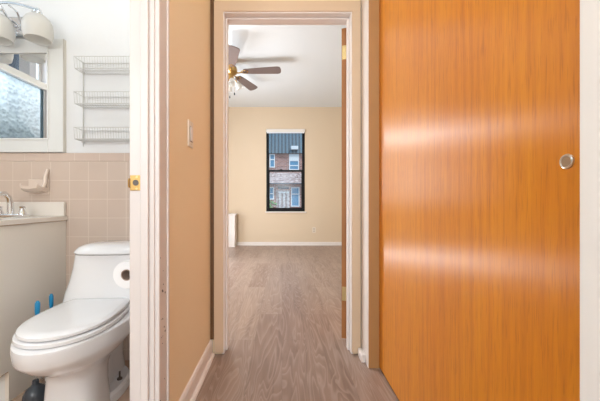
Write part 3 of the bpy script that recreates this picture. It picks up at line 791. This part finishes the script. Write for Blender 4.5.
# ------------------------------------------------------------------ light switch
sy, sz = 1.40, 1.232
ls = empty('light_switch', (HW, sy, sz), 'ivory light switch on the beige hall wall', 'light switch')
MB().box(HW, HW+.006, sy-.036, sy+.036, sz-.060, sz+.060, .0022).build('cover_plate', 'plate', ls)
MB().box(HW+.005, HW+.0068, sy-.018, sy+.018, sz-.036, sz+.036, .0006).build('rocker_gap_shade', 'brown', ls)  # dark plate standing in for the shaded gap around the rocker
MB().box(HW+.006, HW+.010, sy-.013, sy+.016, sz-.033, sz+.033, .0015).build('rocker', 'trim', ls)
for zz in (sz-.047, sz+.047): MB().cyl((HW+.005, sy, zz), (HW+.0068, sy, zz), .003, n=10).build('screw', 'oldbrass', ls, True)

# ------------------------------------------------------------------ ceiling fan
FX, FYc, FZ = -.715, 4.17, 2.715
fn = empty('ceiling_fan', (FX, FYc, FC), 'brass ceiling fan with grey-brown blades and frosted tulip light shades', 'ceiling fan')
MB().lathe([(.085, FC), (.086, FC-.02), (.070, FC-.055), (.0001, FC-.06)], (FX, FYc, 0), 28).build('canopy', 'brass', fn, True)
MB().lathe([(.02, FZ+.10), (.06, FZ+.085), (.085, FZ+.06), (.095, FZ+.03), (.095, FZ-.01), (.075, FZ-.03), (.045, FZ-.045), (.042, FZ-.075), (.055, FZ-.085), (.055, FZ-.11), (.03, FZ-.125), (.0001, FZ-.13)], (FX, FYc, 0), 32).build('motor', 'brass', fn, True)
for i in range(5):
    th = math.radians(-5+72*i)
    R3 = Matrix.Translation((FX, FYc, FZ)) @ Matrix.Rotation(th, 4, 'Z')
    tilt = R3 @ Matrix.Rotation(math.radians(-13), 4, 'X')
    outl = [(.19, -.045), (.30, -.056), (.45, -.064), (.66, -.074), (.69, -.062), (.702, -.03), (.705, 0), (.702, .03), (.69, .062), (.66, .074), (.45, .064), (.30, .056), (.19, .045), (.175, .02), (.175, -.02)]
    k = MB(); A = [k.bm.verts.new(tilt @ Vector((u, v, -.004))) for u, v in outl]; B = [k.bm.verts.new(tilt @ Vector((u, v, .004))) for u, v in outl]
    k.bm.faces.new(A[::-1]); k.bm.faces.new(B); n = len(A)
    for q in range(n): k.bm.faces.new((A[q], A[(q+1) % n], B[(q+1) % n], B[q]))
    bo = k.build('blade', 'blade', fn)
    k = MB()
    P = lambda u, v, w_: tuple(tilt @ Vector((u, v, w_)))
    k.tube([P(.07, 0, -.01), P(.11, 0, -.022), P(.15, 0, -.014), P(.18, 0, -.009)], [.012, .009, .009, .008], 8)
    for s2 in (-1, 1):
        k.tube([P(.14, 0, -.014), P(.165, s2*.022, -.009), P(.20, s2*.034, -.008), P(.235, s2*.020, -.008), P(.245, 0, -.008)], .0045, 6)
    for (u, v) in ((.20, .025), (.20, -.025), (.235, 0)): k.cyl(P(u, v, -.012), P(u, v, -.003), .008, n=10)
    k.build('blade_bracket', 'brass', bo, True)
for i in range(4):
    th = math.radians(20+90*i); d = Vector((math.cos(th), math.sin(th), 0)); o = Vector((FX, FYc, FZ-.10))
    k = MB(); p1 = o+d*.05; p2 = o+d*.075+Vector((0, 0, -.005)); p3 = o+d*.09+Vector((0, 0, -.03))
    k.tube([p1, p2, p3], .009, 8)
    ax = (d*.5+Vector((0, 0, -.85))).normalized(); q = ax.to_track_quat('Z', 'Y').to_matrix().to_4x4()
    am = k.build('light_arm', 'brass', fn, True)
    prof = [(.014, 0), (.024, .006), (.036, .025), (.044, .050), (.047, .075), (.055, .098), (.052, .098), (.044, .075), (.041, .050), (.033, .026), (.020, .009), (.010, .004)]
    k = MB(); k.lathe(prof, (0, 0, 0), 24, closed=True); k.bm.transform(Matrix.Translation(p3) @ q)
    k.build('tulip_shade', 'shade', fn, True)
for dx, dy, ln in ((-.005, -.03, .22), (.055, -.01, .17)):
    k = MB(); k.tube([(FX+dx, FYc+dy, FZ-.12), (FX+dx, FYc+dy, FZ-.12-ln)], .0014, 5)
    ch = k.build('pull_chain', 'brass', fn)
    MB().lathe([(.003, 0), (.008, -.01), (.009, -.03), (.004, -.036), (.0001, -.037)], (FX+dx, FYc+dy, FZ-.12-ln), 12).build('pull_tip', 'rubber', ch, True)

# ------------------------------------------------------------------ street outside the far window
DY = 40.0; ss = F/DY
def wx(p): return (p-282)/ss
def wz(p): return CAM_H+(201-p)/ss
bd = empty('brick_house', (0, DY, -4), 'red brick house across the street with blue-grey seamed roof, seen through the far window', 'house')
MB().box(-9, 9, DY, DY+8, -4, wz(153)).build('wall', 'brick', bd)
k = MB(); k.prism([(DY-.35, wz(153.5)), (DY+1.6, wz(124)), (DY+8, wz(124)), (DY+8, wz(153.5))], 'X', -9.2, 9.2)
xx = -9.0
while xx < 9.1:
    k.prism([(DY-.42, wz(153.5)), (DY-.35, wz(153.5)-.02), (DY+1.60, wz(124)), (DY+1.52, wz(124)+.05)], 'X', xx, xx+.07); xx += .47
k.build('roof', 'roof', bd)
MB().box(wx(291), wx(298), DY-.6, DY+1.0, wz(150), wz(146.5), .03).build('roof_vent', 'extwhite', bd)
def ewin(a, b_, t_, bt, rail, head=0):
    x0, x1, z0, z1 = wx(a), wx(b_), wz(bt), wz(t_); w_ = .13
    f = MB(); f.box(x0, x0+w_, DY-.10, DY, z0, z1); f.box(x1-w_, x1, DY-.10, DY, z0, z1); f.box(x0+w_, x1-w_, DY-.10, DY, z0, z0+w_)
    f.box(x0+w_, x1-w_, DY-.10, DY, z1-w_-head, z1); f.box(x0+w_, x1-w_, DY-.09, DY, wz(rail)-.06, wz(rail)+.06)
    fo = f.build('window', 'extwhite', bd)
    MB().box(x0+w_, x1-w_, DY-.04, DY-.005, z0+w_, z1-w_-head).build('pane', 'extglass', fo)
ewin(269.5, 275, 154, 167.5, 159.5); ewin(289, 299, 154, 170, 165.5, .8)
ewin(269, 274, 187, 199.5, 193.5); ewin(291, 299.5, 187, 206.5, 194)
ewin(250, 258, 154, 170, 162); ewin(306, 314, 154, 170, 162); ewin(250, 258, 187, 203, 194); ewin(310, 318, 187, 203, 194)
k = MB(); k.prism([(DY-.9, wz(184)), (DY-.05, wz(173)), (DY-.02, wz(184))], 'X', -9.1, 9.1)
k.build('lower_roof', 'lroof', bd)
MB().box(-9.1, 9.1, DY-.95, DY-.85, wz(184.3), wz(183.3)).build('gutter', 'post', bd)
k = MB(); k.box(wx(278), wx(289), DY-.09, DY-.01, wz(189), wz(186.5), .05); k.build('door_hood', 'post', bd)
MB().box(wx(276), wx(290), DY-.05, DY-.005, -4, wz(190.5)).build('stone_panel', 'lroof', bd)
for p in (280, 284, 288): MB().box(wx(p)-.05, wx(p)+.05, DY-.35, DY-.25, -3.5, wz(192.5)).build('porch_post', 'extwhite', bd)
MB().box(wx(279)-.09, wx(289), DY-.4, DY-.1, wz(192.5), wz(191.8)).build('porch_beam', 'extwhite', bd)
# shrub outside
random.seed(3)
k = MB()
for i in range(90):
    c_ = Vector((wx(270.5)+random.gauss(0, .32), DY-2.2+random.gauss(0, .3), random.uniform(-2.2, wz(201))))
    bmesh.ops.create_icosphere(k.bm, subdivisions=1, radius=random.uniform(.10, .2), matrix=Matrix.Translation(c_))
sh = empty('shrub', (wx(270.5), DY-2.2, -4), 'green shrub in front of the brick house, low in the far window', 'shrub')
k.build('foliage', 'leaf', sh); MB().cyl((wx(270.5), DY-2.2, -4), (wx(270.5), DY-2.2, -2), .07).build('stem', 'wood_edge', sh)
struct(MB().box(-30, 30, 7, 60, -4.1, -4).build('ground', 'ground'), 'street outside', 'ground')

# ------------------------------------------------------------------ lights
W = bpy.data.worlds.new('World'); S.world = W; W.use_nodes = True
bg = W.node_tree.nodes['Background']; bg.inputs[0].default_value = (.72, .86, 1, 1); bg.inputs[1].default_value = 1.0
R = math.radians
area('daylight_bathroom', (BL-.55, 1.05, 2.75), (0, R(-52), 0), 1.2, .8, 30, (.93, .97, 1))
area('daylight_bedroom', (-2.25, (LW0+LW1)/2, 1.6), (0, R(-90), 0), 1.4, 1.4, 100, (.98, .98, 1))
area('hall_fill', (.06, YB-.2, 1.35), (R(90), 0, 0), .6, 1.6, 42, (.96, .98, 1))  # fill light added at the made-up rear window
su = bpy.data.lights.new('sun', 'SUN'); su.energy = 2.2; su.angle = .02; so = bpy.data.objects.new('sun', su); COL.objects.link(so)
so.rotation_euler = Vector((-.45, .55, -1)).to_track_quat('-Z', 'Y').to_euler()
def point(name, loc, e, r, col=(1, 1, 1)):
    l = bpy.data.lights.new(name, 'POINT'); l.energy = e; l.shadow_soft_size = r; l.color = col
    o = bpy.data.objects.new(name, l); COL.objects.link(o); o.location = loc; return o
point('bedroom_streak_light', (-1.05, 3.9, 1.80), 27, .10, (.95, .98, 1))  # unseen light added for the upper highlight band on the sliding door
point('bedroom_low_streak_light', (-1.25, 4.0, .14), 36, .10, (.95, .98, 1))  # unseen light added near the floor for the door's lower highlight band
point('bathroom_fill', (-1.0, -.75, 1.5), 46, .25, (.90, .96, 1))  # unseen front fill added to brighten vanity and toilet
point('bathroom_fill', (-.8, 1.0, 2.38), 7, .12, (.90, .96, 1))  # weaker overhead fill, also added for the vanity side
point('hall_top_fill', (.18, .25, 2.42), 13, .15, (1, .98, .94))  # unseen light added above the camera to brighten the left hall wall

# ------------------------------------------------------------------ camera
cam = bpy.data.cameras.new('camera'); co = bpy.data.objects.new('camera', cam); COL.objects.link(co)
co.location = (0, 0, CAM_H); co.rotation_euler = (R(90), 0, 0)
cam.lens = 18; cam.sensor_width = 36; cam.sensor_fit = 'HORIZONTAL'; cam.shift_x = .03; cam.shift_y = .001; cam.clip_start = .02; cam.clip_end = 200
S.camera = co
S.view_settings.view_transform = 'Standard'; S.view_settings.look = 'None'; S.view_settings.gamma = 1
S.view_settings.use_curve_mapping = False; S.view_settings.exposure = 0.0
